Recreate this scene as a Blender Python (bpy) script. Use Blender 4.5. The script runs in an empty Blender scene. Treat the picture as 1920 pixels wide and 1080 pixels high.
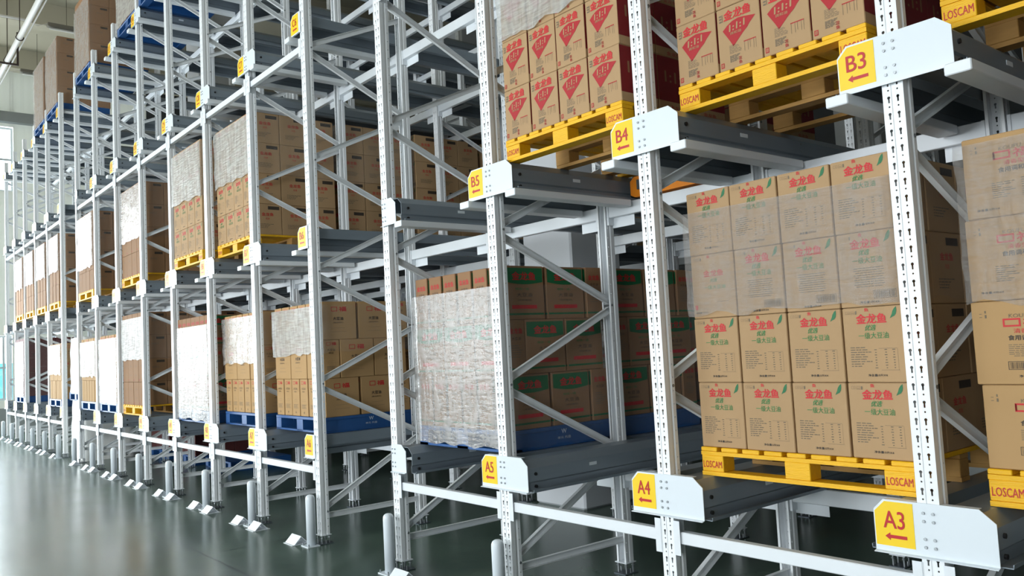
import bpy, math, random
import numpy as np
from mathutils import Matrix, Vector, noise

SC = bpy.context.scene
COL = SC.collection
random.seed(7)

# ------------------------------------------------------------------ camera
CAMH, CAMD, FPX = 1.73, 3.4647, 1550.0
yaw, pitch, roll = 0.884126573, 0.070071148, -0.0520665698
cy, sy, cp, sp = math.cos(yaw), math.sin(yaw), math.cos(pitch), math.sin(pitch)
fwd = Vector((-sy * cp, cy * cp, sp)); r0 = Vector((cy, sy, 0)); u0 = r0.cross(fwd)
rt = r0 * math.cos(roll) + u0 * math.sin(roll); up = -r0 * math.sin(roll) + u0 * math.cos(roll)
cam_data = bpy.data.cameras.new('camera'); cam = bpy.data.objects.new('camera', cam_data); COL.objects.link(cam)
cam.matrix_world = Matrix(((rt.x, up.x, -fwd.x, 0), (rt.y, up.y, -fwd.y, -CAMD), (rt.z, up.z, -fwd.z, CAMH), (0, 0, 0, 1)))
cam_data.sensor_width = 36.0; cam_data.lens = 36.0 * FPX / 1920.0; cam_data.clip_end = 200; cam_data.clip_start = 0.02
SC.camera = cam

# ------------------------------------------------------------------ world, exposure
w = bpy.data.worlds.new('sky'); SC.world = w; w.use_nodes = True
wn = w.node_tree; bg = wn.nodes['Background']; bg.inputs[0].default_value = (0.80, 0.92, 1.0, 1); bg.inputs[1].default_value = 4.6
SC.view_settings.view_transform = 'Standard'; SC.view_settings.look = 'None'
SC.view_settings.gamma = 1.0; SC.view_settings.use_curve_mapping = False; SC.view_settings.exposure = -0.2

def window_light(name, loc, rot, sx, sz, power, color):
    l = bpy.data.lights.new(name, 'AREA'); l.shape = 'RECTANGLE'; l.size = sx; l.size_y = sz; l.energy = power; l.color = color
    o = bpy.data.objects.new(name, l); COL.objects.link(o); o.location = loc; o.rotation_euler = rot
    return o
# fill from unseen aisle windows added for it; daylight through the end wall's windows
WALLY = -11.0; WALLX = -27.4
FRONT_WIN = [(-24.5, 4.4), (-18.5, 4.4), (-12.6, 4.4), (-6.0, 3.8), (1.5, 4.4)]  # unseen windows, placed and sized for the light they give the rack
for (wx, ww), pw in zip(FRONT_WIN, (80, 190, 420, 680, 360)):
    window_light('daylight_aisle', (wx, WALLY + .12, 3.2), (math.radians(90), 0, 0), ww, 4.4, pw, (0.93, 0.97, 1.0))
window_light('daylight_end', (WALLX + .12, -4.3, 3.3), (math.radians(90), 0, math.radians(-90)), 8.2, 6.4, 1250, (0.93, 0.98, 1.0))

# ------------------------------------------------------------------ helpers
def nodes_mat(name):
    m = bpy.data.materials.new(name); m.use_nodes = True
    return m, m.node_tree, m.node_tree.nodes['Principled BSDF']

def N(nt, t, **kw):
    n = nt.nodes.new(t)
    for k, v in kw.items():
        setattr(n, k, v)
    return n

def mat(name, col, rough=.5, metal=0.0, spec=.5, var=0.0, vscale=8.0, bump=0.0, bscale=60.0, stretch=(1, 1, 1), coat=0.0):
    m, nt, b = nodes_mat(name)
    b.inputs['Base Color'].default_value = (*col, 1); b.inputs['Roughness'].default_value = rough
    b.inputs['Metallic'].default_value = metal; b.inputs['Specular IOR Level'].default_value = spec
    b.inputs['Coat Weight'].default_value = coat
    tc = N(nt, 'ShaderNodeTexCoord')
    mp = N(nt, 'ShaderNodeMapping'); mp.inputs['Scale'].default_value = stretch
    nt.links.new(tc.outputs['Object'], mp.inputs[0])
    if var:
        no = N(nt, 'ShaderNodeTexNoise'); no.inputs['Scale'].default_value = vscale; no.inputs['Detail'].default_value = 4
        nt.links.new(mp.outputs[0], no.inputs['Vector'])
        mx = N(nt, 'ShaderNodeMix', data_type='RGBA')
        mx.inputs[6].default_value = (*[c * (1 - var) for c in col], 1); mx.inputs[7].default_value = (*[min(1, c * (1 + var)) for c in col], 1)
        nt.links.new(no.outputs[0], mx.inputs[0]); nt.links.new(mx.outputs[2], b.inputs['Base Color'])
    if bump:
        n2 = N(nt, 'ShaderNodeTexNoise'); n2.inputs['Scale'].default_value = bscale
        nt.links.new(mp.outputs[0], n2.inputs['Vector'])
        bp = N(nt, 'ShaderNodeBump'); bp.inputs['Strength'].default_value = bump; bp.inputs['Distance'].default_value = .01
        nt.links.new(n2.outputs[0], bp.inputs['Height']); nt.links.new(bp.outputs[0], b.inputs['Normal'])
    return m

def s2l(*c):
    return tuple((x / 255 / 12.92) if x / 255 <= .04045 else ((x / 255 + .055) / 1.055) ** 2.4 for x in c)

M = {}
M['white'] = mat('white_powder_coat', s2l(228, 233, 237), .38, var=.03, vscale=5)
M['plate'] = mat('white_plate_paint', s2l(222, 230, 236), .35)
M['brace'] = mat('galvanised_brace', s2l(236, 239, 240), .45, metal=.0, var=.06, vscale=14)
M['rail'] = mat('slate_rail_paint', s2l(128, 139, 148), .34, metal=.1, var=.10, vscale=3, stretch=(6, .6, 6))
M['rubber'] = mat('black_rubber', s2l(24, 25, 27), .7)
M['bolt'] = mat('zinc_bolt', s2l(150, 155, 158), .35, metal=.8)
M['yellow_sign'] = mat('yellow_sticker', s2l(245, 205, 10), .45)
M['red_sign'] = mat('red_sticker_ink', s2l(190, 22, 30), .45)
M['card'] = mat('cardboard', s2l(178, 146, 108), .75, spec=.25, var=.05, vscale=5)
M['card2'] = mat('cardboard_tan', s2l(184, 148, 102), .75, spec=.25, var=.05, vscale=5)
M['card3'] = mat('cardboard_brown', s2l(150, 114, 82), .75, spec=.25, var=.06, vscale=5)
M['red'] = mat('red_print', s2l(200, 26, 34), .6)
M['dred'] = mat('deep_red_print', s2l(172, 20, 28), .6)
M['maroonink'] = mat('maroon_print', s2l(128, 22, 28), .6)
M['green'] = mat('green_print', s2l(30, 124, 62), .6)
M['dgreen'] = mat('deep_green_print', s2l(8, 104, 58), .55)
M['black'] = mat('black_print', s2l(62, 52, 42), .65)
M['grey'] = mat('grey_print', s2l(116, 102, 82), .7)
M['ywood'] = mat('yellow_painted_wood', s2l(240, 182, 4), .55, var=.14, vscale=6, bump=.3, bscale=30, stretch=(1, 8, 8))
M['rawwood'] = mat('raw_pallet_wood', s2l(176, 134, 72), .75, var=.2, vscale=8, stretch=(1, 8, 8))
M['blue'] = mat('blue_plastic', s2l(34, 84, 144), .4, var=.08, vscale=5)
M['whiteink'] = mat('white_print', s2l(205, 215, 225), .6)
M['orange'] = mat('orange_paint', s2l(240, 140, 20), .45, var=.06)
M['steel'] = mat('dark_steel', s2l(96, 104, 112), .4, metal=.5)
M['redlamp'] = mat('red_lamp_lens', s2l(210, 20, 40), .3)
M['tape'] = mat('clear_tape', s2l(196, 170, 132), .25, spec=.8)
M['wall'] = mat('cream_wall', s2l(216, 217, 205), .8, var=.03, vscale=.8)
M['darkwall'] = mat('grey_back_wall', s2l(70, 72, 72), .85)  # walls coloured dark to stand in for shade deep in the rack
M['concrete'] = mat('painted_column', s2l(205, 208, 212), .75, var=.04, vscale=2)
M['ceil'] = mat('cream_ceiling', s2l(182, 176, 156), .85, var=.03, vscale=.6)
M['greyband'] = mat('grey_lower_wall', s2l(150, 154, 152), .7)
M['pipe'] = mat('white_pipe', s2l(214, 212, 208), .4)
M['darkiron'] = mat('dark_iron', s2l(52, 40, 34), .6)
M['lampgrey'] = mat('lamp_housing', s2l(120, 116, 106), .5)
M['tube'] = mat('unlit_tube', s2l(190, 190, 184), .4)
M['plasticbag'] = mat('white_sheet_plastic', s2l(232, 232, 228), .3, bump=.9, bscale=9)
M['winframe'] = mat('window_frame', s2l(190, 196, 198), .5)
M['cyan'] = mat('cyan_cladding', s2l(120, 205, 220), .6)
M['darkred'] = mat('maroon_carton', s2l(92, 44, 42), .7, var=.1)
M['outground'] = mat('yard_concrete', s2l(170, 172, 170), .8)

def floor_mat():
    m, nt, b = nodes_mat('green_epoxy_floor')
    tc = N(nt, 'ShaderNodeTexCoord')
    no = N(nt, 'ShaderNodeTexNoise'); no.inputs['Scale'].default_value = .9; no.inputs['Detail'].default_value = 6
    nt.links.new(tc.outputs['Object'], no.inputs['Vector'])
    cr = N(nt, 'ShaderNodeValToRGB')
    cr.color_ramp.elements[0].position = .3; cr.color_ramp.elements[0].color = (*s2l(56, 76, 66), 1)
    cr.color_ramp.elements[1].position = .75; cr.color_ramp.elements[1].color = (*s2l(92, 112, 98), 1)
    nt.links.new(no.outputs[0], cr.inputs[0])
    # worn yellowish patches
    n3 = N(nt, 'ShaderNodeTexNoise'); n3.inputs['Scale'].default_value = .55; n3.inputs['Detail'].default_value = 3
    nt.links.new(tc.outputs['Object'], n3.inputs['Vector'])
    r3 = N(nt, 'ShaderNodeValToRGB'); r3.color_ramp.elements[0].position = .66; r3.color_ramp.elements[1].position = .78
    nt.links.new(n3.outputs[0], r3.inputs[0])
    mx = N(nt, 'ShaderNodeMix', data_type='RGBA'); mx.inputs[7].default_value = (*s2l(132, 118, 84), 1)
    ml = N(nt, 'ShaderNodeMath', operation='MULTIPLY'); ml.inputs[1].default_value = .5
    nt.links.new(r3.outputs[0], ml.inputs[0]); nt.links.new(ml.outputs[0], mx.inputs[0]); nt.links.new(cr.outputs[0], mx.inputs[6])
    # saw-cut joints every 6 m
    sx = N(nt, 'ShaderNodeSeparateXYZ'); nt.links.new(tc.outputs['Object'], sx.inputs[0])
    prev = None
    for ax, off, per in (('X', 1.7, 6.0), ('Y', .9, 3.0)):
        a = N(nt, 'ShaderNodeMath', operation='ADD'); a.inputs[1].default_value = 600 + off; nt.links.new(sx.outputs[ax], a.inputs[0])
        d = N(nt, 'ShaderNodeMath', operation='MODULO'); d.inputs[1].default_value = per; nt.links.new(a.outputs[0], d.inputs[0])
        l = N(nt, 'ShaderNodeMath', operation='LESS_THAN'); l.inputs[1].default_value = .022; nt.links.new(d.outputs[0], l.inputs[0])
        if prev:
            mm = N(nt, 'ShaderNodeMath', operation='MAXIMUM'); nt.links.new(prev.outputs[0], mm.inputs[0]); nt.links.new(l.outputs[0], mm.inputs[1]); prev = mm
        else:
            prev = l
    m2 = N(nt, 'ShaderNodeMix', data_type='RGBA'); m2.inputs[7].default_value = (*s2l(34, 42, 40), 1)
    nt.links.new(prev.outputs[0], m2.inputs[0]); nt.links.new(mx.outputs[2], m2.inputs[6]); nt.links.new(m2.outputs[2], b.inputs['Base Color'])
    rr = N(nt, 'ShaderNodeMapRange'); rr.inputs[3].default_value = .16; rr.inputs[4].default_value = .30
    nt.links.new(no.outputs[0], rr.inputs[0]); nt.links.new(rr.outputs[0], b.inputs['Roughness'])
    b.inputs['Specular IOR Level'].default_value = .6
    nb = N(nt, 'ShaderNodeTexNoise'); nb.inputs['Scale'].default_value = 5; nb.inputs['Detail'].default_value = 3
    nt.links.new(tc.outputs['Object'], nb.inputs['Vector'])
    bp = N(nt, 'ShaderNodeBump'); bp.inputs['Strength'].default_value = .12; bp.inputs['Distance'].default_value = .01
    nt.links.new(nb.outputs[0], bp.inputs['Height']); nt.links.new(bp.outputs[0], b.inputs['Normal'])
    return m
M['floor'] = floor_mat()

def panel_mat():
    m = mat('white_wall_panels', s2l(234, 233, 224), .6)
    nt = m.node_tree; b = nt.nodes['Principled BSDF']
    tc = N(nt, 'ShaderNodeTexCoord'); wv = N(nt, 'ShaderNodeTexWave', wave_type='BANDS', bands_direction='Y', wave_profile='TRI')
    wv.inputs['Scale'].default_value = 1.6
    nt.links.new(tc.outputs['Object'], wv.inputs['Vector'])
    bp = N(nt, 'ShaderNodeBump'); bp.inputs['Strength'].default_value = .18; bp.inputs['Distance'].default_value = .02
    nt.links.new(wv.outputs[0], bp.inputs['Height']); nt.links.new(bp.outputs[0], b.inputs['Normal'])
    # fibreglass daylight panels let part of the daylight through
    tl = N(nt, 'ShaderNodeBsdfTranslucent'); tl.inputs[0].default_value = (.93, .93, .88, 1); mx = N(nt, 'ShaderNodeMixShader'); mx.inputs[0].default_value = .28
    nt.links.new(b.outputs[0], mx.inputs[1]); nt.links.new(tl.outputs[0], mx.inputs[2]); nt.links.new(mx.outputs[0], nt.nodes['Material Output'].inputs[0])
    return m
M['panel'] = panel_mat()

def post_mat():
    """white perforated upright: keyhole slots really cut through the front flange, small holes through the sides"""
    m = mat('perforated_white_upright', s2l(240, 243, 245), .38, var=.03)
    nt = m.node_tree; b = nt.nodes['Principled BSDF']; L = nt.links.new
    tc = N(nt, 'ShaderNodeTexCoord'); s = N(nt, 'ShaderNodeSeparateXYZ'); L(tc.outputs['Object'], s.inputs[0])
    def mth(op, a, c=None, d=None):
        n = N(nt, 'ShaderNodeMath', operation=op)
        for i, v in enumerate((a, c, d)):
            if v is None: continue
            if isinstance(v, (int, float)): n.inputs[i].default_value = v
            else: L(v, n.inputs[i])
        return n.outputs[0]
    X, Y, Z = s.outputs['X'], s.outputs['Y'], s.outputs['Z']
    ax = mth('ABSOLUTE', X)
    dx = mth('SUBTRACT', ax, .0195)
    p = .0715
    z1 = mth('SUBTRACT', mth('MODULO', mth('ADD', Z, p * 20), p), p / 2)
    # bulb, tail and small round hole
    def circ(dx_, z_, cz, r):
        q = mth('ADD', mth('POWER', mth('ABSOLUTE', dx_), 2.0), mth('POWER', mth('ABSOLUTE', mth('SUBTRACT', z_, cz)), 2.0))
        return mth('LESS_THAN', q, r * r)
    bulb = circ(dx, z1, .004, .0066)
    tail = mth('MULTIPLY', mth('LESS_THAN', mth('ABSOLUTE', dx), .0036), mth('LESS_THAN', mth('ABSOLUTE', mth('ADD', z1, .008)), .0105))
    z2 = mth('SUBTRACT', mth('MODULO', mth('ADD', Z, p * 20.5), p), p / 2)
    dot = circ(dx, z2, .0, .0038)
    front = mth('LESS_THAN', Y, .006)
    fh = mth('MULTIPLY', front, mth('MAXIMUM', mth('MAXIMUM', bulb, tail), dot))
    side = mth('MULTIPLY', mth('GREATER_THAN', ax, .040), circ(mth('SUBTRACT', Y, .068), z2, 0, .0045))
    hole = mth('MAXIMUM', fh, side)
    tr = N(nt, 'ShaderNodeBsdfTransparent'); mx = N(nt, 'ShaderNodeMixShader')
    L(hole, mx.inputs[0]); L(b.outputs[0], mx.inputs[1]); L(tr.outputs[0], mx.inputs[2])
    L(mx.outputs[0], nt.nodes['Material Output'].inputs[0])
    return m
M['post'] = post_mat()

def film_mat(name, dens, gloss=.10, col=(.93, .93, .93), bump=.8, rough=.16, scale=(3, 3, 26)):
    m, nt, b = nodes_mat(name); L = nt.links.new
    b.inputs['Base Color'].default_value = (*col, 1); b.inputs['Roughness'].default_value = .42; b.inputs['Specular IOR Level'].default_value = .25
    tc = N(nt, 'ShaderNodeTexCoord'); mp = N(nt, 'ShaderNodeMapping'); mp.inputs['Scale'].default_value = scale
    L(tc.outputs['Object'], mp.inputs[0])
    no = N(nt, 'ShaderNodeTexNoise'); no.inputs['Scale'].default_value = 2.2; no.inputs['Detail'].default_value = 5; L(mp.outputs[0], no.inputs['Vector'])
    n2 = N(nt, 'ShaderNodeTexNoise'); n2.inputs['Scale'].default_value = 6; n2.inputs['Detail'].default_value = 3; n2.inputs['Distortion'].default_value = 1.0
    mp2 = N(nt, 'ShaderNodeMapping'); mp2.inputs['Scale'].default_value = (3.0, 3.0, .7); L(tc.outputs['Object'], mp2.inputs[0])
    L(mp2.outputs[0], n2.inputs['Vector'])
    ad = N(nt, 'ShaderNodeMath', operation='ADD'); L(no.outputs[0], ad.inputs[0]); L(n2.outputs[0], ad.inputs[1])
    bp = N(nt, 'ShaderNodeBump'); bp.inputs['Strength'].default_value = bump; bp.inputs['Distance'].default_value = .012
    L(ad.outputs[0], bp.inputs['Height']); L(bp.outputs[0], b.inputs['Normal'])
    mr = N(nt, 'ShaderNodeMapRange'); mr.inputs[1].default_value = .75; mr.inputs[2].default_value = 1.25
    mr.inputs[3].default_value = max(0, dens * .68); mr.inputs[4].default_value = min(1, dens * 1.32); L(ad.outputs[0], mr.inputs[0])
    tr = N(nt, 'ShaderNodeBsdfTransparent'); mx = N(nt, 'ShaderNodeMixShader')
    L(mr.outputs[0], mx.inputs[0]); L(tr.outputs[0], mx.inputs[1]); L(b.outputs[0], mx.inputs[2])
    gl = N(nt, 'ShaderNodeBsdfGlossy'); gl.inputs['Roughness'].default_value = rough; L(bp.outputs[0], gl.inputs['Normal'])
    m3 = N(nt, 'ShaderNodeMixShader'); m3.inputs[0].default_value = gloss
    L(mx.outputs[0], m3.inputs[1]); L(gl.outputs[0], m3.inputs[2]); L(m3.outputs[0], nt.nodes['Material Output'].inputs[0])
    return m
M['film'] = film_mat('stretch_film', .58, .028, (.56, .56, .53), bump=.6, rough=.15)
M['film_dense'] = film_mat('stretch_film_layered', .40, .13, (.60, .57, .54), .5, .17, (5, 5, 18))
M['film_thin'] = film_mat('stretch_film_thin', .34, .010, (.40, .37, .34), bump=.5, rough=.2)
M['film_side'] = film_mat('stretch_film_single', .05, .02)  # clearer copy for the sides, their shaded look put into the density

def glass_mat():
    m, nt, b = nodes_mat('window_glass'); L = nt.links.new
    g = N(nt, 'ShaderNodeBsdfGlossy'); g.inputs['Roughness'].default_value = .03
    tr = N(nt, 'ShaderNodeBsdfTransparent'); mx = N(nt, 'ShaderNodeMixShader'); mx.inputs[0].default_value = .06
    L(tr.outputs[0], mx.inputs[1]); L(g.outputs[0], mx.inputs[2]); L(mx.outputs[0], nt.nodes['Material Output'].inputs[0])
    return m
M['glass'] = glass_mat()

class MB:
    def __init__(s):
        s.v = []; s.f = []; s.m = []; s.mats = []
    def mi(s, m):
        if m not in s.mats: s.mats.append(m)
        return s.mats.index(m)
    def add(s, vs, fs, m):
        o = len(s.v); s.v += [tuple(p) for p in vs]; k = s.mi(m)
        for f in fs:
            s.f.append(tuple(i + o for i in f)); s.m.append(k)
        return s
    def box(s, x0, x1, y0, y1, z0, z1, m):
        vs = [(x0, y0, z0), (x1, y0, z0), (x1, y1, z0), (x0, y1, z0), (x0, y0, z1), (x1, y0, z1), (x1, y1, z1), (x0, y1, z1)]
        return s.add(vs, [(0, 3, 2, 1), (4, 5, 6, 7), (0, 1, 5, 4), (1, 2, 6, 5), (2, 3, 7, 6), (3, 0, 4, 7)], m)
    def cbox(s, x0, x1, y0, y1, z0, z1, m, c=.004):
        """box with chamfered edges"""
        vs = []
        for zi, z in ((0, z0), (1, z0 + c), (2, z1 - c), (3, z1)):
            i = c if zi in (0, 3) else 0
            a, b_, p, q = x0 + i, x1 - i, y0 + i, y1 - i
            vs += [(a + c, p, z), (b_ - c, p, z), (b_, p + c, z), (b_, q - c, z), (b_ - c, q, z), (a + c, q, z), (a, q - c, z), (a, p + c, z)]
        fs = [tuple(range(7, -1, -1)), tuple(range(24, 32))]
        for l in range(3):
            for k in range(8):
                fs.append((l * 8 + k, l * 8 + (k + 1) % 8, l * 8 + 8 + (k + 1) % 8, l * 8 + 8 + k))
        return s.add(vs, fs, m)
    def prism(s, poly, a, b, m, axis='y'):
        """closed polygon extruded along an axis; poly in (x,z) for y, (y,z) for x, (x,y) for z"""
        def P(u, v, t): return {'y': (u, t, v), 'x': (t, u, v), 'z': (u, v, t)}[axis]
        n = len(poly)
        vs = [P(u, v, a) for u, v in poly] + [P(u, v, b) for u, v in poly]
        fs = [tuple(range(n)), tuple(range(2 * n - 1, n - 1, -1))] + [(i, i + n, (i + 1) % n + n, (i + 1) % n) for i in range(n)]
        return s.add(vs, fs, m)
    def sheet(s, line, th, a, b, m, axis='y'):
        """open polyline given thickness th and extruded"""
        n = len(line); nr = []
        for i in range(n):
            p = line[max(i - 1, 0)]; q = line[min(i + 1, n - 1)]; d = Vector((q[0] - p[0], q[1] - p[1])).normalized(); nr.append((-d.y, d.x))
        off = [(line[i][0] + nr[i][0] * th, line[i][1] + nr[i][1] * th) for i in range(n)]
        def P(u, v, t): return {'y': (u, t, v), 'x': (t, u, v), 'z': (u, v, t)}[axis]
        ring = list(line) + off[::-1]; k = len(ring)
        vs = [P(u, v, a) for u, v in ring] + [P(u, v, b) for u, v in ring]
        fs = [(i, i + k, (i + 1) % k + k, (i + 1) % k) for i in range(k)]
        for i in range(n - 1):
            for o in (0, k): fs.append((o + i, o + i + 1, o + k - 2 - i, o + k - 1 - i))
        return s.add(vs, fs, m)
    def cyl(s, p, q, r, m, n=12, r2=None, cap=True):
        p = Vector(p); q = Vector(q); d = (q - p).normalized(); a = d.orthogonal().normalized(); b = d.cross(a); r2 = r if r2 is None else r2
        vs = [p + (a * math.cos(t) + b * math.sin(t)) * r for t in [2 * math.pi * i / n for i in range(n)]]
        vs += [q + (a * math.cos(t) + b * math.sin(t)) * r2 for t in [2 * math.pi * i / n for i in range(n)]]
        fs = [(i, (i + 1) % n, (i + 1) % n + n, i + n) for i in range(n)]
        if cap: fs += [tuple(range(n - 1, -1, -1)), tuple(range(n, 2 * n))]
        return s.add(vs, fs, m)
    def lathe(s, prof, m, n=20, c=(0, 0)):
        vs = []; fs = []
        for r, z in prof:
            vs += [(c[0] + r * math.cos(2 * math.pi * i / n), c[1] + r * math.sin(2 * math.pi * i / n), z) for i in range(n)]
        for l in range(len(prof) - 1):
            fs += [(l * n + i, l * n + (i + 1) % n, (l + 1) * n + (i + 1) % n, (l + 1) * n + i) for i in range(n)]
        fs += [tuple(range(n - 1, -1, -1)), tuple(range((len(prof) - 1) * n, len(prof) * n))]
        return s.add(vs, fs, m)
    def mesh(s, name, smooth=False):
        me = bpy.data.meshes.new(name); me.from_pydata(s.v, [], s.f)
        for m in s.mats: me.materials.append(m)
        me.polygons.foreach_set('material_index', s.m)
        if smooth: me.polygons.foreach_set('use_smooth', [True] * len(s.f))
        me.update()
        return me

def link(name, me, parent=None, loc=None, rz=0.0, label=None, cat=None, group=None, kind=None):
    o = bpy.data.objects.new(name, me); COL.objects.link(o)
    if parent is not None: o.parent = parent
    if loc is not None: o.location = loc
    if rz: o.rotation_euler = (0, 0, rz)
    if label: o['label'] = label
    if cat: o['category'] = cat
    if group: o['group'] = group
    if kind: o['kind'] = kind
    return o
def struct(name, mb):
    return link(name, mb.mesh(name), kind='structure')

# ---- lettering as flat mesh
_g = {}
def glyphs(text, bold=0.0, res=2):
    key = (text, res)
    if key in _g: return _g[key]
    c = bpy.data.curves.new('lettering', 'FONT'); c.body = text; c.size = 1.0; c.resolution_u = res; c.align_x = 'CENTER'; c.fill_mode = 'FRONT'
    o = bpy.data.objects.new('lettering', c); COL.objects.link(o)
    dg = bpy.context.evaluated_depsgraph_get(); dg.update()
    me = bpy.data.meshes.new_from_object(o.evaluated_get(dg))
    vs = [(v.co.x, v.co.y) for v in me.vertices]; fs = [tuple(p.vertices) for p in me.polygons]
    bpy.data.objects.remove(o); bpy.data.curves.remove(c); bpy.data.meshes.remove(me)
    if vs:
        x0 = min(v[0] for v in vs); x1 = max(v[0] for v in vs); y0 = min(v[1] for v in vs); y1 = max(v[1] for v in vs)
        W = x1 - x0 or 1; H = y1 - y0 or 1
        vs = [((x - x0) / W - .5, (y - y0) / H - .5) for x, y in vs]
    _g[key] = (vs, fs)
    return _g[key]

class Face:
    """draws flat marks on one face of a block; u right 0..1, v up 0..1"""
    def __init__(s, mb, side, w, d, h, eps=.0012):
        s.mb = mb; s.h = h; s.W = w if side in 'FB' else d; s.side = side; s.w = w; s.d = d; s.e = eps
    def P(s, u, v, lift=0):
        x = (u - .5) * s.W; z = v * s.h; e = s.e + lift
        if s.side == 'F': return (x, -s.d / 2 - e, z)
        if s.side == 'R': return (s.w / 2 + e, x, z)
        return (-s.w / 2 - e, -x, z)
    def text(s, t, u, v, W, H, m, bold=.0, shear=0.0, rot=0.0, lift=.0004, res=2):
        vs, fs = glyphs(t, bold, res); c, sn = math.cos(rot), math.sin(rot); out = []; q = bold * H * s.h * .9; n0 = len(vs)
        steps = [(0, 0)] if not bold else [(-q, 0), (q, 0), (0, q), (0, -q)]
        fs = [tuple(i + k * n0 for i in f) for k in range(len(steps)) for f in fs]
        for x, y, ox, oy, lk in [(x, y, ox, oy, k * .00012) for k, (ox, oy) in enumerate(steps) for x, y in vs]:
            X = x * W * s.W + shear * y * H * s.h + ox; Y = y * H * s.h + oy
            X, Y = X * c - Y * sn, X * sn + Y * c
            out.append(s.P(u + X / s.W, v + Y / s.h, lift + lk))
        s.mb.add(out, fs, m)
    def poly(s, pts, m, lift=0):
        s.mb.add([s.P(u, v, lift) for u, v in pts], [tuple(range(len(pts)))], m)
    def rect(s, u0, u1, v0, v1, m, lift=0):
        s.poly([(u0, v0), (u1, v0), (u1, v1), (u0, v1)], m, lift)
    def frame(s, u0, u1, v0, v1, t, m):
        th = t * s.W / s.h
        s.rect(u0, u1, v0, v0 + th, m); s.rect(u0, u1, v1 - th, v1, m); s.rect(u0, u0 + t, v0 + th, v1 - th, m); s.rect(u1 - t, u1, v0 + th, v1 - th, m)
    def lines(s, u0, u1, v0, v1, n, m, rnd, fill=.4, words=True):
        st = (v1 - v0) / n
        for i in range(n):
            u = u0; end = u0 + (u1 - u0) * rnd.uniform(.45, 1.0); z = v1 - (i + .5) * st
            while u < end:
                wd = rnd.uniform(.03, .11); wd = min(wd, u1 - u)
                if wd <= .004: break
                s.rect(u, u + wd, z - st * fill / 2, z + st * fill / 2, m); u += wd + rnd.uniform(.008, .02)

def barcode(F, u0, u1, v0, v1, rnd):
    F.frame(u0, u1, v0, v1, .006, M['black']); u = u0 + .02
    while u < u1 - .02:
        b = rnd.uniform(.003, .009); F.rect(u, u + b, v0 + .012, v1 - .012, M['black']); u += b + rnd.uniform(.004, .010)

def leaf(F, u, v, sc):
    pts = [(-.5, -.75), (-.2, -.2), (-.05, .25), (.2, .62), (.5, .85), (.52, .35), (.42, -.1), (.2, -.42), (-.1, -.55)]
    F.poly([(u + a * sc, v + b * sc * F.W / F.h) for a, b in pts], M['dgreen'])
    for k in range(3):
        a = -.1 + k * .2
        F.mb.add([F.P(u + (x) * sc, v + y * sc * F.W / F.h, .0005) for x, y in ((a - .12, -.25 + k * .25), (a + .2, -.12 + k * .25), (a + .2, -.07 + k * .25), (a - .12, -.2 + k * .25))], [(0, 1, 2, 3)], M['green'])

def blank(w, d, h, card):
    mb = MB(); mb.cbox(-w / 2, w / 2, -d / 2, d / 2, 0, h, card, .0035)
    mb.box(-w / 2 + .004, w / 2 - .004, -.0012, .0012, h - .001, h + .0004, M['black'])     # lid seam
    return mb

def corner_marks(F, rnd):
    F.frame(.06, .13, .915, .955, .003, M['grey']); F.frame(.15, .21, .91, .955, .003, M['grey'])
    F.rect(.10, .105, .925, .945, M['grey']); F.rect(.16, .20, .925, .93, M['grey']); F.rect(.225, .25, .91, .955, M['grey'])

def tape_mark(F, m, n, u=.5, v=.96):
    rnd = random.Random(n)
    F.text('金龙鱼'[n % 3], u, v, .07, .05, m)

# four-bottle green-leaf soybean oil carton
def carton_leaf(variant, w=.284, d=.33, h=.343):
    mb = blank(w, d, h, M['card']); F = Face(mb, 'F', w, d, h); rnd = random.Random(11 + variant)
    corner_marks(F, rnd)
    if variant == 2:
        F.text('金龙鱼', .52, .70, .46, .10, M['red'], .015); F.text('优选', .52, .59, .16, .055, M['green'], .01, .3)
        F.text('一级大豆油', .53, .48, .50, .065, M['green'])
        F.rect(.58, .595, .24, .255, M['grey']); F.rect(.61, .83, .243, .25, M['grey'])
        F.text('净含量:5升X4', .2, .09, .28, .03, M['black'], .02); F.rect(.05, .11, .14, .21, M['red'])
    else:
        F.text('金龙鱼', .49, .845, .50, .125, M['red'], .035); leaf(F, .86, .905, .115)
        F.text('优选', .47, .725, .18, .075, M['green'], .02, .35)
        F.text('一级大豆油', .51, .62, .50, .085, M['green'], .004)
        if variant == 0:
            F.lines(.10, .46, .20, .48, 9, M['grey'], rnd)
            F.rect(.58, .88, .445, .449, M['grey']); F.rect(.60, .90, .16, .164, M['grey']); F.rect(.885, .888, .16, .445, M['grey'])
            for k, u in enumerate((.53, .70, .83)):
                for i in range(8):
                    ww = rnd.uniform(.012, .03); z = .43 - i * .034; F.rect(u - ww, u + ww * .6, z - .006, z + .006, M['grey'])
            F.text('净含量:5升X4', .53, .095, .32, .032, M['black'], .03)
        else:
            for i in range(9):
                ww = rnd.uniform(.22, .29); z = .515 - i * .031; u = .52 - ww
                while u < .52 + ww:
                    q = rnd.uniform(.03, .09); F.rect(u, min(u + q, .52 + ww), z - .006, z + .006, M['grey']); u += q + .012
            barcode(F, .58, .95, .10, .21, rnd)
            F.text('净含量:5升X4', .50, .06, .32, .032, M['black'], .03)
    F.text('金' if variant else '鱼', .42, .965, .07, .045, M['red'], .02)
    R = Face(mb, 'R', w, d, h)
    R.text('金龙鱼', .5, .66, .42, .11, M['red'], .01); R.rect(.52, .92, .82, .93, M['black']); R.text('优选', .5, .52, .14, .06, M['red'])
    R.lines(.2, .8, .2, .36, 4, M['grey'], rnd)
    return mb.mesh('leaf_carton')

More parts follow.
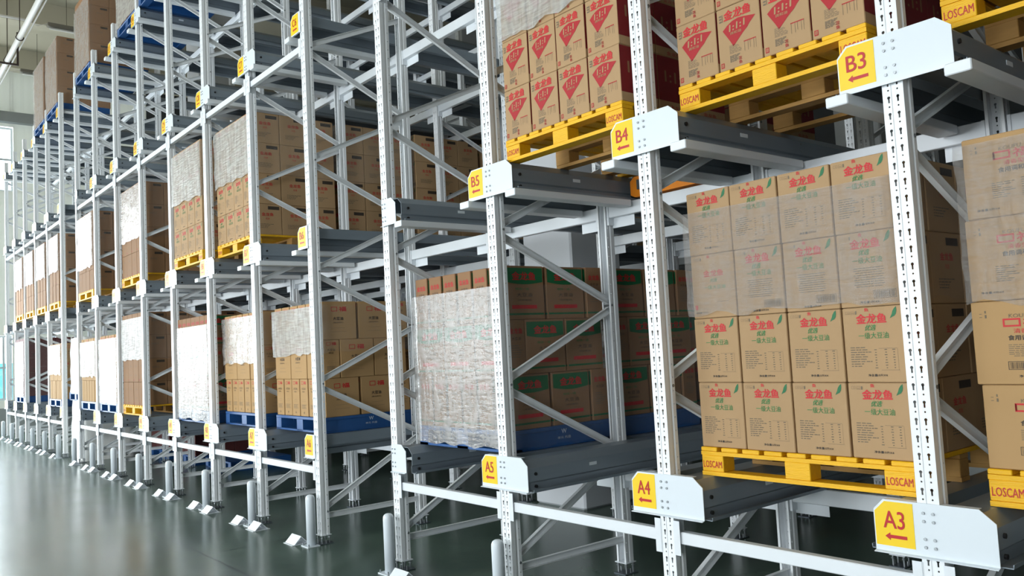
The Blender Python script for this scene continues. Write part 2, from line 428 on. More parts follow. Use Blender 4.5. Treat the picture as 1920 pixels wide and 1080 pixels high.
# carton with the red fan mark
def carton_fan(variant, w=.266, d=.32, h=.335):
    mb = blank(w, d, h, M['card']); F = Face(mb, 'F', w, d, h); rnd = random.Random(31 + variant)
    if variant == 0:
        for i in range(3): F.rect(.06, .12, .87 - i * .045, .895 - i * .045, M['grey']); F.rect(.13, .145, .86 - i * .04, .90 - i * .04, M['grey'])
        F.text('金龙鱼', .49, .86, .62, .15, M['red'], .04, .12)
        F.poly([(.13, .635), (.24, .70), (.36, .745), (.50, .765), (.62, .755), (.90, .715), (.76, .62), (.70, .565), (.62, .52), (.54, .47), (.36, .345), (.29, .44)], M['dred'])
        F.text('1:1:1', .47, .655, .36, .10, M['card'], .06, .2, rot=.1, lift=.0009)
        F.text('调和油', .43, .555, .26, .045, M['card'], .01, .1, lift=.0009)
        F.lines(.26, .54, .235, .375, 8, M['grey'], rnd); F.lines(.26, .50, .10, .21, 8, M['grey'], rnd, .7)
        F.rect(.60, .88, .355, .37, M['dred'])
        for u in (.61, .69, .74, .82, .87): F.rect(u, u + .007, .2 + rnd.uniform(0, .05), .355, M['grey'])
        F.rect(.04, .12, .05, .13, M['dred']); F.rect(.055, .105, .065, .115, M['card'], .0004); F.text('鱼', .08, .09, .045, .045, M['dred'], lift=.0009)
        F.text('龙', .50, .13, .075, .055, M['dred'], .01, lift=.0006); F.text('鱼', .5, .07, .075, .05, M['dred'], .01, lift=.0006)
    else:
        F.text('食用植物', .42, .45, .36, .06, M['grey'], .02)
        F.rect(.1, .78, .24, .246, M['red']); F.rect(.1, .70, .215, .221, M['red']); F.text('金', .5, .2, .08, .06, M['dred'])
        F.lines(.35, .8, .55, .85, 7, M['grey'], rnd)
    R = Face(mb, 'R', w, d, h)
    R.rect(.0, 1, .16, .985, M['maroonink']); R.text('1:1:1', .5, .62, .6, .2, M['card3'], .03, lift=.0006); R.text('金龙鱼', .5, .06, .4, .07, M['dred'])
    return mb.mesh('fan_carton')

# carton with red boxed characters
def carton_square(variant, w=.348, d=.33, h=.336):
    mb = blank(w, d, h, M['card2']); F = Face(mb, 'F', w, d, h); rnd = random.Random(51 + variant)
    F.rect(.09, .12, .85, .857, M['grey']); F.rect(.15, .165, .86, .89, M['grey']); F.rect(.09, .12, .81, .817, M['grey']); F.rect(.15, .17, .80, .84, M['grey'])
    F.text('KOUFU', .53, .815, .24, .045, M['grey'])
    F.rect(.34, .36, .695, .78, M['red']); F.frame(.34, .53, .685, .785, .020, M['red']); F.text('福', .655, .735, .2, .105, M['red'], .03)
    F.text('清香型', .56, .635, .22, .055, M['red'], .005); F.text('食用调和油', .56, .555, .35, .062, M['black'], .025)
    if variant == 0:
        for i in range(7):
            ww = .17 - (i == 6) * .05; z = .47 - i * .022; u = .55 - ww
            while u < .55 + ww: q = rnd.uniform(.03, .07); F.rect(u, u + q, z - .004, z + .004, M['grey']); u += q + .01
        barcode(F, .36, .86, .175, .275, rnd); F.text('净含量:5升X4', .60, .10, .27, .03, M['black'], .03)
    else:
        F.lines(.30, .55, .22, .42, 8, M['grey'], rnd); F.lines(.62, .88, .2, .44, 9, M['grey'], rnd)
        F.text('净含量:5升X4', .24, .10, .25, .03, M['black'], .03)
    return mb.mesh('square_mark_carton')

# upright cartons (narrow ends, wide faces)
def wide_narrow(mb, w, d, h, wide, narrow):
    wide(Face(mb, 'F', w, d, h)); wide(Face(mb, 'B', w, d, h)) if False else None
    narrow(Face(mb, 'R', w, d, h)); narrow(Face(mb, 'L', w, d, h))

def carton_green(w=.378, d=.166, h=.388):
    mb = blank(w, d, h, M['card3'])
    def wide(F):
        rnd = random.Random(3)
        pts = [(.03, .96), (.03, .70)] + [(.03 + .94 * t, .70 - .045 * math.sin(math.pi * t)) for t in (.15, .3, .45, .6, .75, .9)] + [(.97, .70), (.97, .96)]
        F.poly(pts, M['dgreen']); F.text('金龙鱼', .5, .81, .58, .15, M['red'], .03, lift=.0008)
        F.text('精炼一级', .45, .57, .34, .045, M['green']); F.text('大豆油', .5, .46, .38, .075, M['black'])
        F.text('(非转基因)', .5, .36, .34, .04, M['black']); F.rect(.18, .8, .20, .27, M['red']); F.rect(.03, .97, .085, .12, M['dgreen'])
    def narrow(F):
        rnd = random.Random(4)
        F.text('金龙鱼', .5, .80, .72, .10, M['red'], .02); F.text('大豆油', .5, .66, .5, .06, M['black'])
        F.lines(.2, .9, .3, .55, 6, M['grey'], rnd); F.rect(.0, 1, .085, .12, M['dgreen'])
    wide_narrow(mb, w, d, h, wide, narrow)
    return mb.mesh('green_header_carton')

def carton_soy(w=.365, d=.172, h=.372):
    mb = blank(w, d, h, M['card2'])
    def wide(F):
        F.frame(.26, .44, .74, .86, .016, M['red']); F.text('福', .60, .80, .22, .12, M['red'], .03)
        F.text('大豆油', .46, .55, .30, .085, M['black'], .03); F.text('(精选原料)', .46, .44, .3, .045, M['black'])
        F.rect(.3, .66, .30, .305, M['grey']); F.rect(.26, .7, .2, .205, M['grey'])
    def narrow(F):
        F.frame(.2, .48, .86, .94, .02, M['red']); F.text('福', .66, .90, .28, .08, M['red'], .02)
        F.text('大豆油', .48, .74, .5, .06, M['black']); F.text('精选', .48, .66, .3, .035, M['black'])
        F.rect(.3, .7, .45, .453, M['grey']); F.rect(.25, .75, .4, .403, M['grey']); F.rect(.47, .5, .06, .13, M['black']); F.rect(.4, .58, .09, .1, M['black'])
        F.lines(.2, .8, .2, .32, 4, M['grey'], random.Random(2))
    wide_narrow(mb, w, d, h, wide, narrow)
    return mb.mesh('soybean_carton')

def carton_plain(w=.275, d=.33, h=.345, card='card3'):
    mb = blank(w, d, h, M[card]); F = Face(mb, 'F', w, d, h); R = Face(mb, 'R', w, d, h)
    F.text('大豆油', .5, .7, .3, .07, M['grey']); F.rect(.3, .7, .3, .31, M['grey']); F.rect(.06, .14, .06, .12, M['dred'])
    R.text('食用油', .5, .62, .3, .09, M['grey']); R.rect(.55, .9, .82, .92, M['black'])
    return mb.mesh('plain_carton')

CM = {'leaf': [carton_leaf(0), carton_leaf(1), carton_leaf(2)], 'fan': [carton_fan(0), carton_fan(1)],
      'square': [carton_square(0), carton_square(1)], 'green': [carton_green()], 'soy': [carton_soy()], 'plain': [carton_plain()],
      'maroon': [carton_plain(card='darkred')]}
DIM = {'leaf': (.284, .33, .343), 'fan': (.266, .32, .335), 'square': (.348, .33, .336), 'green': (.378, .166, .388), 'soy': (.365, .172, .372),
       'plain': (.275, .33, .345), 'maroon': (.275, .33, .345)}
DESC = {'leaf': 'green-leaf oil carton', 'fan': 'red-fan oil carton', 'square': 'tan red-character carton', 'green': 'green-header carton', 'soy': 'upright soybean carton',
        'plain': 'plain brown carton', 'maroon': 'dark maroon carton'}
ORD = ['first', 'second', 'third', 'fourth', 'fifth', 'sixth', 'seventh', 'eighth', 'ninth']
LAY = {3: ['bottom', 'middle', 'top'], 4: ['bottom', 'second', 'third', 'top'], 5: ['bottom', 'second', 'third', 'fourth', 'top'], 2: ['bottom', 'top'], 1: ['only']}

# ------------------------------------------------------------------ pallets
def yellow_pallet_parts(w, d=1.0, h=.15):
    Y = M['ywood']; R = M['rawwood']; parts = []
    top = MB(); n = 9; bw = (w - 8 * .028) / n
    for i in range(n):
        x = -w / 2 + i * (bw + .028); top.cbox(x, x + bw, 0, d, h - .022, h, R if False else Y, .003)
    parts.append(('top_deck', top))
    st = MB()
    for y in (0, d / 2 - .045, d - .09): st.box(-w / 2, w / 2, y, y + .09, h - .042, h - .0225, Y if y == 0 else R)
    parts.append(('stringer_boards', st))
    for yi, y in enumerate((0.002, d / 2 - .05, d - .1)):
        for x in (-w / 2, -.07, w / 2 - .14):
            b = MB(); b.cbox(x + .001, x + .139, y, y + .098, .022, h - .0425, Y if yi == 0 else R, .003)
            if yi == 0 and x != -.07:
                t = MB(); F = Face(t, 'F', .138, .0, h - .065)
                F.text('LOSCAM', .5, .45, .86, .42, M['red_sign'], .01)
                t.v = [(vx + x + .07, vy + .002, vz + .022) for vx, vy, vz in t.v]
                parts.append(('block', b, ('stencilled_lettering', t)))
            else: parts.append(('block', b))
    bt = MB()
    for y in (0, d / 2 - .045, d - .09): bt.box(-w / 2, w / 2, y, y + .09, 0, .0215, Y if y == 0 else R)
    parts.append(('bottom_deck', bt))
    return parts
PAL = {}
def place_pallet(kind, w, loc, label, group, detailed, d=1.0):
    key = (kind, round(w, 2), detailed, d)
    if kind == 'yellow':
        if key not in PAL:
            ps = yellow_pallet_parts(w, d)
            if detailed: PAL[key] = [(p[0], p[1].mesh(p[0]), (p[2][0], p[2][1].mesh(p[2][0])) if len(p) > 2 else None) for p in ps]
            else:
                mb = MB()
                for p in ps:
                    for q in [p[1]] + ([p[2][1]] if len(p) > 2 else []):
                        o = len(mb.v); mb.v += q.v
                        for f, k in zip(q.f, q.m): mb.f.append(tuple(i + o for i in f)); mb.m.append(mb.mi(q.mats[k]))
                PAL[key] = mb.mesh('wooden_pallet')
        if detailed:
            e = link('wooden_pallet', None, loc=loc, label=label, cat='pallet', group=group)
            for n_, me, sub in PAL[key]:
                c = link(n_, me, e)
                if sub: link(sub[0], sub[1], c)
            return e
        return link('wooden_pallet', PAL[key], loc=loc, label=label, cat='pallet', group=group)
    if key not in PAL:
        B = M['blue']; mb = MB(); h = .15
        mb.cbox(-w / 2, w / 2, 0, d, h - .03, h, B, .004); 
        for x0, x1 in ((-w / 2, -w / 2 + .12), (-.07, .07), (w / 2 - .12, w / 2)):
            mb.box(x0, x1, .003, .12, .02, h - .03, B); mb.box(x0, x1, d - .12, d - .003, .02, h - .03, B)
            mb.box(x0, x1, d / 2 - .07, d / 2 + .07, .02, h - .03, B)
            mb.cbox(x0, x1, 0, d, 0, .02, B, .002)
            for y0, y1 in ((.12, d / 2 - .07), (d / 2 + .07, d - .12)): 
                for xx in (x0 + .002, x1 - .008): mb.box(xx, xx + .006, y0, y1, .02, h - .03, B)
        mb.cbox(-w / 2, w / 2, .0, .1, 0, .02, B, .002); mb.cbox(-w / 2, w / 2, d - .1, d, 0, .02, B, .002)
        for x in (-w / 2 + .2, -.18, .17, w / 2 - .21): mb.box(x, x + .012, .1, .9, h - .06, h - .03, B)
        lg = MB(); F = Face(lg, 'R', w, d, h); F.text('W', .5, .72, .05, .22, M['whiteink'], .02); F.text('单元 托盘', .5, .42, .13, .13, M['whiteink'])
        lg.v = [(x, y + d / 2, z) for x, y, z in lg.v]
        PAL[key] = (mb.mesh('plastic_pallet'), lg.mesh('printed_logo'))
    o = link('plastic_pallet', PAL[key][0], loc=loc, label=label, cat='pallet', group=group)
    if detailed: link('printed_logo', PAL[key][1], o)
    return o

# ------------------------------------------------------------------ rack geometry constants
PX = [-.2146 - 1.4 * i for i in range(19)]            # upright centre lines, 0 = outside right of the picture
SIGN = ['2', '3', '4', '5', None, '6', '7', '8', '9', '10', '11', '12', None, '13', '14', '15', '16', '17', '18']
GAPS = (4, 12)                                           # bays (between upright i and i+1) taken by the building's columns
LEVEL = {'A': .784, 'B': 2.760, 'C': 4.860, 'D': 6.836}
TOPZ = {k: v + .2 for k, v in LEVEL.items()}
POST_H = 7.25; BASEZ = .085
ROWS = [0.0, 2.47, 4.94]
def bayname(i): return SIGN[i]

# upright section (x,y), open at the back
FRONTN = [.29, 1.47, 2.53, 3.60, 4.70, 5.76, 6.82]; REARN = [.90, 2.0, 3.07, 4.15, 5.23, 6.29]
def post_mesh(nodes):
    half = [(.045, .082), (.045, .058), (.038, .052), (.038, .040), (.045, .034), (.045, .0)]
    line = [(.03, .082)] + half + [(.008, .0), (.006, .003), (-.006, .003), (-.008, .0)] + [(-x, y) for x, y in half[::-1]] + [(-.03, .082)]
    mb = MB(); mb.sheet(line, -.0025, 0, POST_H, M['post'], 'z')
    for z in nodes: mb.cyl((-.048, .068, z - BASEZ), (.048, .068, z - BASEZ), .009, M['bolt'], 8)
    return mb.mesh('post')
def foot_mesh():
    mb = MB(); mb.box(-.058, .058, -.012, .094, -.006, 0, M['white'])
    mb.box(-.058, .058, -.03, .112, -.0845, -.078, M['steel'])
    for x in (-.04, .04):
        for y in (.005, .078): mb.cyl((x, y, -.08), (x, y, -.004), .007, M['bolt'], 8); mb.cyl((x, y, -.03), (x, y, -.02), .013, M['bolt'], 6)
    for x in (-.048, .048): mb.cyl((x, .041, -.08), (x, .041, -.045), .006, M['bolt'], 8)
    return mb.mesh('foot')
def brace_mesh(y0, z0, y1, z1):
    """cold-formed channel in the frame plane, open side to +X"""
    L = math.hypot(y1 - y0, z1 - z0); mb = MB(); W = .0225
    prof = [(.016, -W), (-.012, -W), (-.012, W), (.016, W)]
    line = [(a, b) for a, b in prof]
    mb.sheet([(p[0], p[1]) for p in line], .0022, 0, L, M['brace'], 'z')
    c, s = (y1 - y0) / L, (z1 - z0) / L
    # local z -> direction, local y(b) -> perpendicular in plane
    mb.v = [(x, y0 + z * c - y * s, z0 + z * s + y * c) for x, y, z in mb.v]
    return mb.mesh('diagonal_brace')
FRONTN = [.29, 1.47, 2.53, 3.60, 4.70, 5.76, 6.82]; REARN = [.90, 2.0, 3.07, 4.15, 5.23, 6.29]
D0, D1 = .055, 1.10
BR = [brace_mesh(D0, .25, D1, .25)]
for a in range(6):
    BR.append(brace_mesh(D0, FRONTN[a] + .03, D1, REARN[a] - .03)); BR.append(brace_mesh(D1, REARN[a] + .03, D0, FRONTN[a + 1] - .03))
BR.append(brace_mesh(D0, 6.95, D1, 6.95))
POSTF = post_mesh(FRONTN); POSTR = post_mesh(REARN); FOOTM = foot_mesh()

def frame(i, y, row):
    nm = SIGN[i]
    where = ('with plates numbered ' + nm) if nm else ('with blank plates, left of bay ' + SIGN[i - 1])
    if row == 0: lab = 'white perforated front rack frame ' + where
    else: lab = 'white %s-row rack frame straight behind the front frame %s' % (ORD[row], where)
    e = link('upright_frame', None, loc=(PX[i], y, BASEZ), label=' '.join(lab.split()[:16]), cat='rack frame', group='upright frames of the pallet rack')
    p = link('post', POSTF, e); link('foot', FOOTM, p)
    q = link('post', POSTR, e, loc=(0, 1.155, 0), rz=math.pi); link('foot', FOOTM, q)
    for k, b in enumerate(BR):
        link('horizontal_brace' if k in (0, len(BR) - 1) else 'diagonal_brace', b, e, loc=(0, 0, -BASEZ))
    return e
for row, y in enumerate(ROWS):
    for i in range(19):
        if row == 2 and i > 9: continue
        if row == 1 and i > 16: continue
        frame(i, y, row)

# ---- tie beams along the aisle
def tie(x0, x1, z, y0=-.028, h=.062):
    mb = MB(); mb.cbox(x0, x1, .012, .055, z - h / 2, z + h / 2, M['white'], .004)
    return mb.mesh('tie_beam')
TIE_M = {}
for z, nm, rng in ((.668, 'lower', None), (4.717, 'upper', None)):
    mb = MB(); mb.cbox(-1.31 / 2, 1.31 / 2, .008, .056, -.032, .032, M['white'], .004)
    for sx_ in (-1, 1): mb.box(sx_ * .655 - .004, sx_ * .655 + .004, -.002, .066, -.09, .09, M['white']); mb.box(min(sx_ * .655, sx_ * .615), max(sx_ * .655, sx_ * .615), -.004, -.001, -.09, .09, M['white'])
    me = mb.mesh('tie_beam')
    for i in range(18):
        if i in GAPS: continue
        link('tie_beam', me, loc=((PX[i] + PX[i + 1]) / 2, 0, z), label='%s white tie beam along the aisle across bay %s' % (nm, SIGN[i]), cat='beam', group='tie beams along the aisle')

# ---- cross beams carrying the rails, with bracket plates
mb = MB(); mb.cbox(-.652, .652, -.024, .024, -.095, 0, M['white'], .004)
for s_ in (-1, 1):
    mb.box(s_ * .64 - .008, s_ * .64 + .008, -.03, .03, -.15, .0, M['white'])
    mb.box(min(s_ * .645, s_ * .42), max(s_ * .645, s_ * .42), .026, .031, -.17, .0, M['white'])
BEAM = mb.mesh('support_beam')
BY = [1.112, 2.513, 3.58, 4.98]
for k, y in enumerate(BY):
    for i in range(18):
        if i in GAPS and k in (1, 2): continue
        if (k >= 2 and i > 9) or (k == 1 and i > 15): continue
        for lv in 'ABCD':
            if lv == 'D' and i < 6: continue
            if i in GAPS: nm = 'column bay beside bay %s' % SIGN[i - 1]
            else: nm = 'bay %s%s' % (lv, SIGN[i])
            link('support_beam', BEAM, loc=((PX[i] + PX[i + 1]) / 2, y, LEVEL[lv] - .002),
                 label='white cross beam, %s in depth, under %s level %s' % (ORD[k], nm, lv), cat='beam', group='cross beams under the rails')

# ---- guide rails
RL = 6.3
def rail_mesh(s_):
    prof = [(.060, .198), (.20, .198), (.253, .148), (.253, .062), (.243, .052), (.243, .004), (.300, .004), (.300, .018)]
    if s_ < 0: prof = [(.060 + (a - .06) * .80, b) for a, b in prof]
    mb = MB(); mb.sheet([(s_ * a, b) for a, b in prof], -.004 * s_ * 1.0, 0, RL, M['rail'], 'y')
    mb.sheet([(s_ * .060, .198), (s_ * .060, .10)], -.004 * s_, 0, RL, M['rail'], 'y')
    o_ = .253 if s_ > 0 else .214
    for z in (.11, .03): mb.cyl((s_ * (o_ - .003), .06, z), (s_ * (o_ + .009), .06, z), .011, M['rubber'], 8)
    for y in (1.18, 2.44):
        for z in (.13, .085): mb.cyl((s_ * (o_ - .003), y, z), (s_ * (o_ + .005), y, z), .006, M['bolt'], 8)
    return mb.mesh('guide_rail')
def rail_slot(s_):
    o_ = .2535 if s_ > 0 else .2150
    mb = MB(); mb.box(s_ * o_, s_ * (o_ + .002), .55, .62, .10, .122, M['plate'])
    return mb.mesh('rail_label')
RM = {s_: (rail_mesh(s_), rail_slot(s_)) for s_ in (-1, 1)}
def arm_mesh(st):
    mb = MB(); W = M['white']
    mb.cbox(-.052, .052, -.06, 1.05, -.052, -.004, W, .004)
    return mb.mesh('rail_arm')
ARM = arm_mesh(False); ARML = arm_mesh(True)
for i in range(19):
    for lv in 'ABCD':
        if lv == 'D' and i < 7: continue
        for s_ in (-1, 1):
            bay = i if s_ < 0 else i - 1
            if bay in GAPS or bay < 0 or bay > 17: continue
            side = 'right' if s_ < 0 else 'left'
            r = link('guide_rail', RM[s_][0], loc=(PX[i], .002, LEVEL[lv]), label='slate grey %s guide rail of bay %s%s' % (side, lv, SIGN[bay]), cat='guide rail', group='guide rails of the pallet lanes')
            if i < 10: link('rail_label', RM[s_][1], r)
            if lv != 'A':
                link('rail_arm', ARM if s_ > 0 else ARML, loc=(PX[i] + (.288 if s_ > 0 else -.222), 0, LEVEL[lv]),
                     label='white square tube arm under the %s rail of bay %s%s' % (side, lv, SIGN[bay]), cat='rail arm', group='tube arms under the guide rails')

# ---- end plates with location stickers
def plate_mesh(x0, x1, cl, cr):
    W = M['plate']; pts = []
    h = .215
    pts = [(x0, 0), (x1, 0)]
    pts += [(x1, h - .05), (x1 - .06, h)] if cr else [(x1, h)]
    pts += [(x0 + .045, h), (x0, h - .045)] if cl else [(x0, h)]
    mb = MB(); mb.prism(pts, -.008, -.004, W, 'y')
    mb.add([(x0, -.008, 0), (x1, -.008, 0), (x1, -.026, -.004), (x0, -.026, -.004), (x0, -.008, -.003), (x1, -.008, -.003), (x1, -.026, -.007), (x0, -.026, -.007)],
           [(0, 1, 2, 3), (4, 7, 6, 5), (2, 1, 5, 6), (3, 2, 6, 7), (0, 3, 7, 4), (1, 0, 4, 5)], W)
    a = x0 + (.05 if cl else 0); b = x1 - (.065 if cr else 0)
    if x0 < -.1 and x1 > .1:
        for q0, q1 in ((a, -.05), (.05, b)): mb.box(q0, q1, -.0039, .03, h - .003, h, W)
    for x in (-.0195, .0195):
        for z in (.175, .142, .07, .037):
            if x0 < -.1 and x1 < .1: continue
            mb.cyl((x, -.013, z), (x, -.0085, z), .0065, M['bolt'], 10)
    return mb.mesh('end_plate')
PLATE = {'full': plate_mesh(-.232, .258, True, True), 'left': plate_mesh(-.232, -.02, True, False), 'right': plate_mesh(-.035, .258 - .08, False, True)}
def sticker(txt):
    st = MB(); h = .215
    st.prism([(-.227, .022), (-.062, .022), (-.062, h - .008), (-.182, h - .008), (-.227, h - .052)], -.0092, -.0082, M['yellow_sign'], 'y')
    k = MB(); F = Face(k, 'F', .16, 0, .2)
    wt = .56 if len(txt) == 2 else .74
    F.text(txt, .5, .62, wt, .36, M['red_sign'], .012, res=4)
    F.poly([(.24, .27), (.38, .35), (.38, .19)], M['red_sign']); F.rect(.38, .82, .235, .305, M['red_sign'])
    k.v = [(x - .145, y - .0094 + .0012 * 0, z + .008) for x, y, z in k.v]
    return st.mesh('yellow_sticker'), k.mesh('lettering')
for i in range(1, 19):
    for lv in 'ABCD':
        if lv == 'D' and i < 7: continue
        kind = 'right' if i in GAPS else ('left' if (i - 1) in GAPS else 'full')
        pm = PLATE[kind]
        if SIGN[i]: lab = 'white end plate with yellow sticker reading %s%s' % (lv, SIGN[i])
        else: lab = 'small blank white end plate at level %s, upright left of bay %s' % (lv, SIGN[i - 1])
        o = link('location_plate', pm, loc=(PX[i], 0, LEVEL[lv]), label=lab, cat='sign plate', group='end plates on the front uprights')
        if SIGN[i]:
            a, b = sticker(lv + SIGN[i]); s1 = link('yellow_sticker', a, o); link('lettering', b, s1)

# ---- bollards and floor guides
bo = MB(); bo.lathe([(.043, .008), (.043, .42), (.041, .438), (.034, .453), (.02, .462), (.004, .465)], M['plate'], 20)
BOL = bo.mesh('bollard', True)
bp_ = MB(); bp_.box(-.075, .075, -.07, .05, 0, .008, M['plate'])
for x, y in ((-.06, -.055), (.06, -.055)): bp_.cyl((x, y, .008), (x, y, .03), .006, M['bolt'], 8)
BPL = bp_.mesh('base_plate')
gd = MB(); gd.prism([(-.075, .0), (-.068, .0), (0, .066), (.068, .0), (.075, 0), (0, .074)], -.1, .1, M['white'], 'x')
gd.box(-.1, .1, -.09, .09, 0, .004, M['white'])
GUI = gd.mesh('floor_guide')
for i in range(1, 19):
    nm = ('upright number ' + SIGN[i]) if SIGN[i] else ('blank-plate upright left of bay ' + SIGN[i - 1])
    b = link('bollard', BOL, loc=(PX[i], -.083, 0), label='short white round-topped bollard in front of %s' % nm, cat='bollard', group='bollards along the rack front')
    link('base_plate', BPL, b)
    for s_, wd in ((-1, 'left'), (1, 'right')):
        bay = i if s_ < 0 else i - 1
        if bay in GAPS or i < 4 or bay > 17: continue
        link('floor_guide', GUI, loc=(PX[i] + s_ * .235, -.12, 0), label='small white ridge guide %s of the bollard at %s' % (wd, nm), cat='floor guide', group='ridge guides on the floor')

# ------------------------------------------------------------------ loads
def wrap(x, y, w, d, z0, z1, m, label, bulge=.012, seed=0, skirt=0.0, name='stretch_wrap'):
    rnd = random.Random(seed); nx = max(6, int(w / .06)); ny = max(5, int(d / .08)); nz = max(3, int((z1 - z0) / .05))
    ring = []
    for k in range(nx): ring.append((-w / 2 + w * k / nx, 0, 0, -1))
    for k in range(ny): ring.append((w / 2, d * k / ny, 1, 0))
    for k in range(nx): ring.append((w / 2 - w * k / nx, d, 0, 1))
    for k in range(ny): ring.append((-w / 2, d - d * k / ny, -1, 0))
    n = len(ring); vs = []; fs = []
    for j in range(nz + 1):
        t = j / nz
        for k, (a, b, nx_, ny_) in enumerate(ring):
            q = noise.noise(Vector((k * .45 + seed, t * 6, seed * 1.7))); e = bulge + .007 * q
            e = max(e, .004)
            dz = 0
            if j == 0: dz = skirt * (q - .2) + (-.012 * q)
            corner = .0
            vs.append((x + a + (1 if a > 0 else -1) * e * (abs(a) / (w / 2)) ** 8 + nx_ * e * .2, y + b + (-e if b < d / 2 and ny_ == -1 else 0) + (e if ny_ == 1 else 0) + (0 if ny_ else (-e if b == 0 else 0)), z0 + (z1 - z0) * t + dz))
    fr = []
    for j in range(nz):
        for k in range(n): (fr if ring[k][3] == -1 else fs).append((j * n + k, j * n + (k + 1) % n, (j + 1) * n + (k + 1) % n, (j + 1) * n + k))
    mb = MB(); mb.add(vs, fs, M['film_side']); mb.f += fr; mb.m += [mb.mi(m)] * len(fr)
    return link(name, mb.mesh(name, True), label=label, cat='plastic wrap', group='stretch film around pallet loads')

def jig(r=.004): return random.uniform(-r, r)
def put_carton(kind, var, x, y, z, rz, label, group, sx=1):
    ms = CM[kind]; o = link('carton', ms[var % len(ms)], loc=(x, y, z), rz=rz, label=label, cat='carton', group=group)
    if sx != 1: o.scale = (sx, 1, 1)
    return o

def load(bay, lv, kind, y0, pal='yellow', width=1.1, layers=4, cx=None, wrapz=None, film='film', deep=0, near=False, seed=0, skew=0.0, baseZ=None, shift=None, tag=None, fd=True):
    random.seed(1000 + bay * 31 + ord(lv) + seed)
    xc = (PX[bay] + PX[bay + 1]) / 2 if cx is None else cx
    z = TOPZ[lv] if baseZ is None else baseZ
    bn = tag or ('bay %s%s' % (lv, SIGN[bay]))
    for p in range(deep + 1):
        y = y0 + p * 1.075
        pw = 'front load' if p == 0 else '%s load back' % ORD[p]
        d = {'yellow': 'yellow wooden pallet', 'blue': 'blue plastic pallet'}[pal]
        place_pallet(pal, width, (xc, y, z), ('%s at the front of %s' % (d, bn)) if p == 0 else ('%s, %s in %s' % (d, ORD[p] + ' from the front', bn)),
                     '%ss in the rack' % d, near and p == 0)
        zt = z + .1515; w_, d_, h_ = DIM[kind]
        grp = {'leaf': 'green leaf cartons', 'fan': 'red fan cartons', 'square': 'red boxed character cartons', 'green': 'green header cartons', 'soy': 'soybean oil cartons', 'plain': 'plain brown cartons', 'maroon': 'maroon cartons'}[kind]
        ln = LAY.get(layers, LAY[4])
        for L in range(layers):
            zz = zt + L * (h_ + .002); sh = 0 if shift is None else shift[L % len(shift)]
            def lab(pos): return '%s, %s layer, %s, %s, %s' % (DESC[kind], ln[L], pos, pw, bn)
            if kind in ('green', 'soy'):
                # upright cartons: layers alternate between narrow ends and wide faces to the front
                narrow_front = (L % 2 == 0)
                if narrow_front:
                    n = int(width / (d_ + .003)); st = width / n
                    for c in range(n):
                        x = xc - width / 2 + st * (c + .5)
                        if p == 0 or c == n - 1: put_carton(kind, 0, x + sh, y + .015 + w_ / 2 + jig(.003), zz, math.pi / 2, lab('narrow end %s from left' % ORD[c]), grp)
                    for r in (1, ):
                        put_carton(kind, 0, xc + width / 2 - st / 2 + sh + jig(), y + .03 + w_ * 1.5 + .012, zz, math.pi / 2, lab('right side, second from front'), grp)
                    put_carton(kind, 0, xc + width / 2 - w_ / 2 - .004 + sh, y + .045 + w_ * 2 + .10, zz, 0.0, lab('right side, third from front'), grp)
                else:
                    n = 3; st = width / 3
                    for c in range(n):
                        if p == 0 or c == 2: put_carton(kind, 0, xc - width / 2 + st * (c + .5) + sh, y + .01 + d_ / 2 + jig(.003), zz, jig(.01), lab('%s from left' % ORD[c]), grp)
                    put_carton(kind, 0, xc + width / 2 - d_ / 2 - .002 + sh, y + .02 + d_ + w_ / 2 + jig(), zz, math.pi / 2, lab('right side, second from front'), grp)
                    put_carton(kind, 0, xc + width / 2 - d_ / 2 - .002 + sh, y + .03 + d_ + w_ * 1.5, zz, math.pi / 2, lab('right side, third from front'), grp)
            else:
                n = max(1, round(width / (w_ + .002))); st = width / n
                for c in range(n):
                    var = 0
                    if kind == 'leaf': var = 0 if L != layers - 2 else (2 if c == 0 else 1)
                    if kind == 'fan': var = 1 if L == layers - 1 and c < 1 else 0
                    if kind == 'square': var = 0 if L < 2 else 1
                    if p == 0 or c == n - 1:
                        put_carton(kind, var, xc - width / 2 + st * (c + .5) + sh + jig(.002), y + .01 + d_ / 2 + jig(.002), zz, jig(.004), lab('%s from left' % ORD[c]), grp, min(1, (st - .008) / w_))
                for r in (1, 2):
                    put_carton(kind, 0, xc + width / 2 - st / 2 + sh + jig(.002), y + .01 + d_ / 2 + r * (d_ + .007), zz, jig(.004), lab('right side, %s from front' % ORD[r]), grp, min(1, (st - .008) / w_))
        if wrapz and p <= 1:
            a, b = wrapz; H = layers * (h_ + .002)
            wrap(xc, y + .003, width + .012, 1.034, zt + H * a, zt + H * b, M[film], ('clear stretch film around the front load of %s' % bn) if p == 0 else ('clear stretch film around the second load of %s' % bn), seed=bay * 3 + p, skirt=.05)

# level A
load(0, 'A', 'square', .16, width=1.05, near=True, wrapz=(.5, .98), film='film_thin', shift=[.0, -.015, -.01, .004])
load(1, 'A', 'leaf', .17, width=1.15, near=True, wrapz=(.52, .92), film='film_thin')
load(3, 'A', 'green', .17, 'blue', 1.17, 3, wrapz=(-.10, .88), film='film_dense', deep=4, near=True)
load(5, 'A', 'soy', .16, 'blue', 1.14, 3, wrapz=(.56, .97), film='film', deep=2, near=True)
load(6, 'A', 'soy', .13, 'blue', 1.14, 3, wrapz=(.50, .97), film='film_dense', near=True, deep=1)
load(7, 'A', 'green', .03, 'blue', 1.2, 3, wrapz=(-.10, .9), film='film_dense', deep=1)
load(9, 'A', 'plain', .04, 'yellow', 1.14, 4, wrapz=(.5, .95), deep=1)
load(10, 'A', 'soy', .02, 'blue', 1.16, 3, wrapz=(.0, .95), film='film_dense')
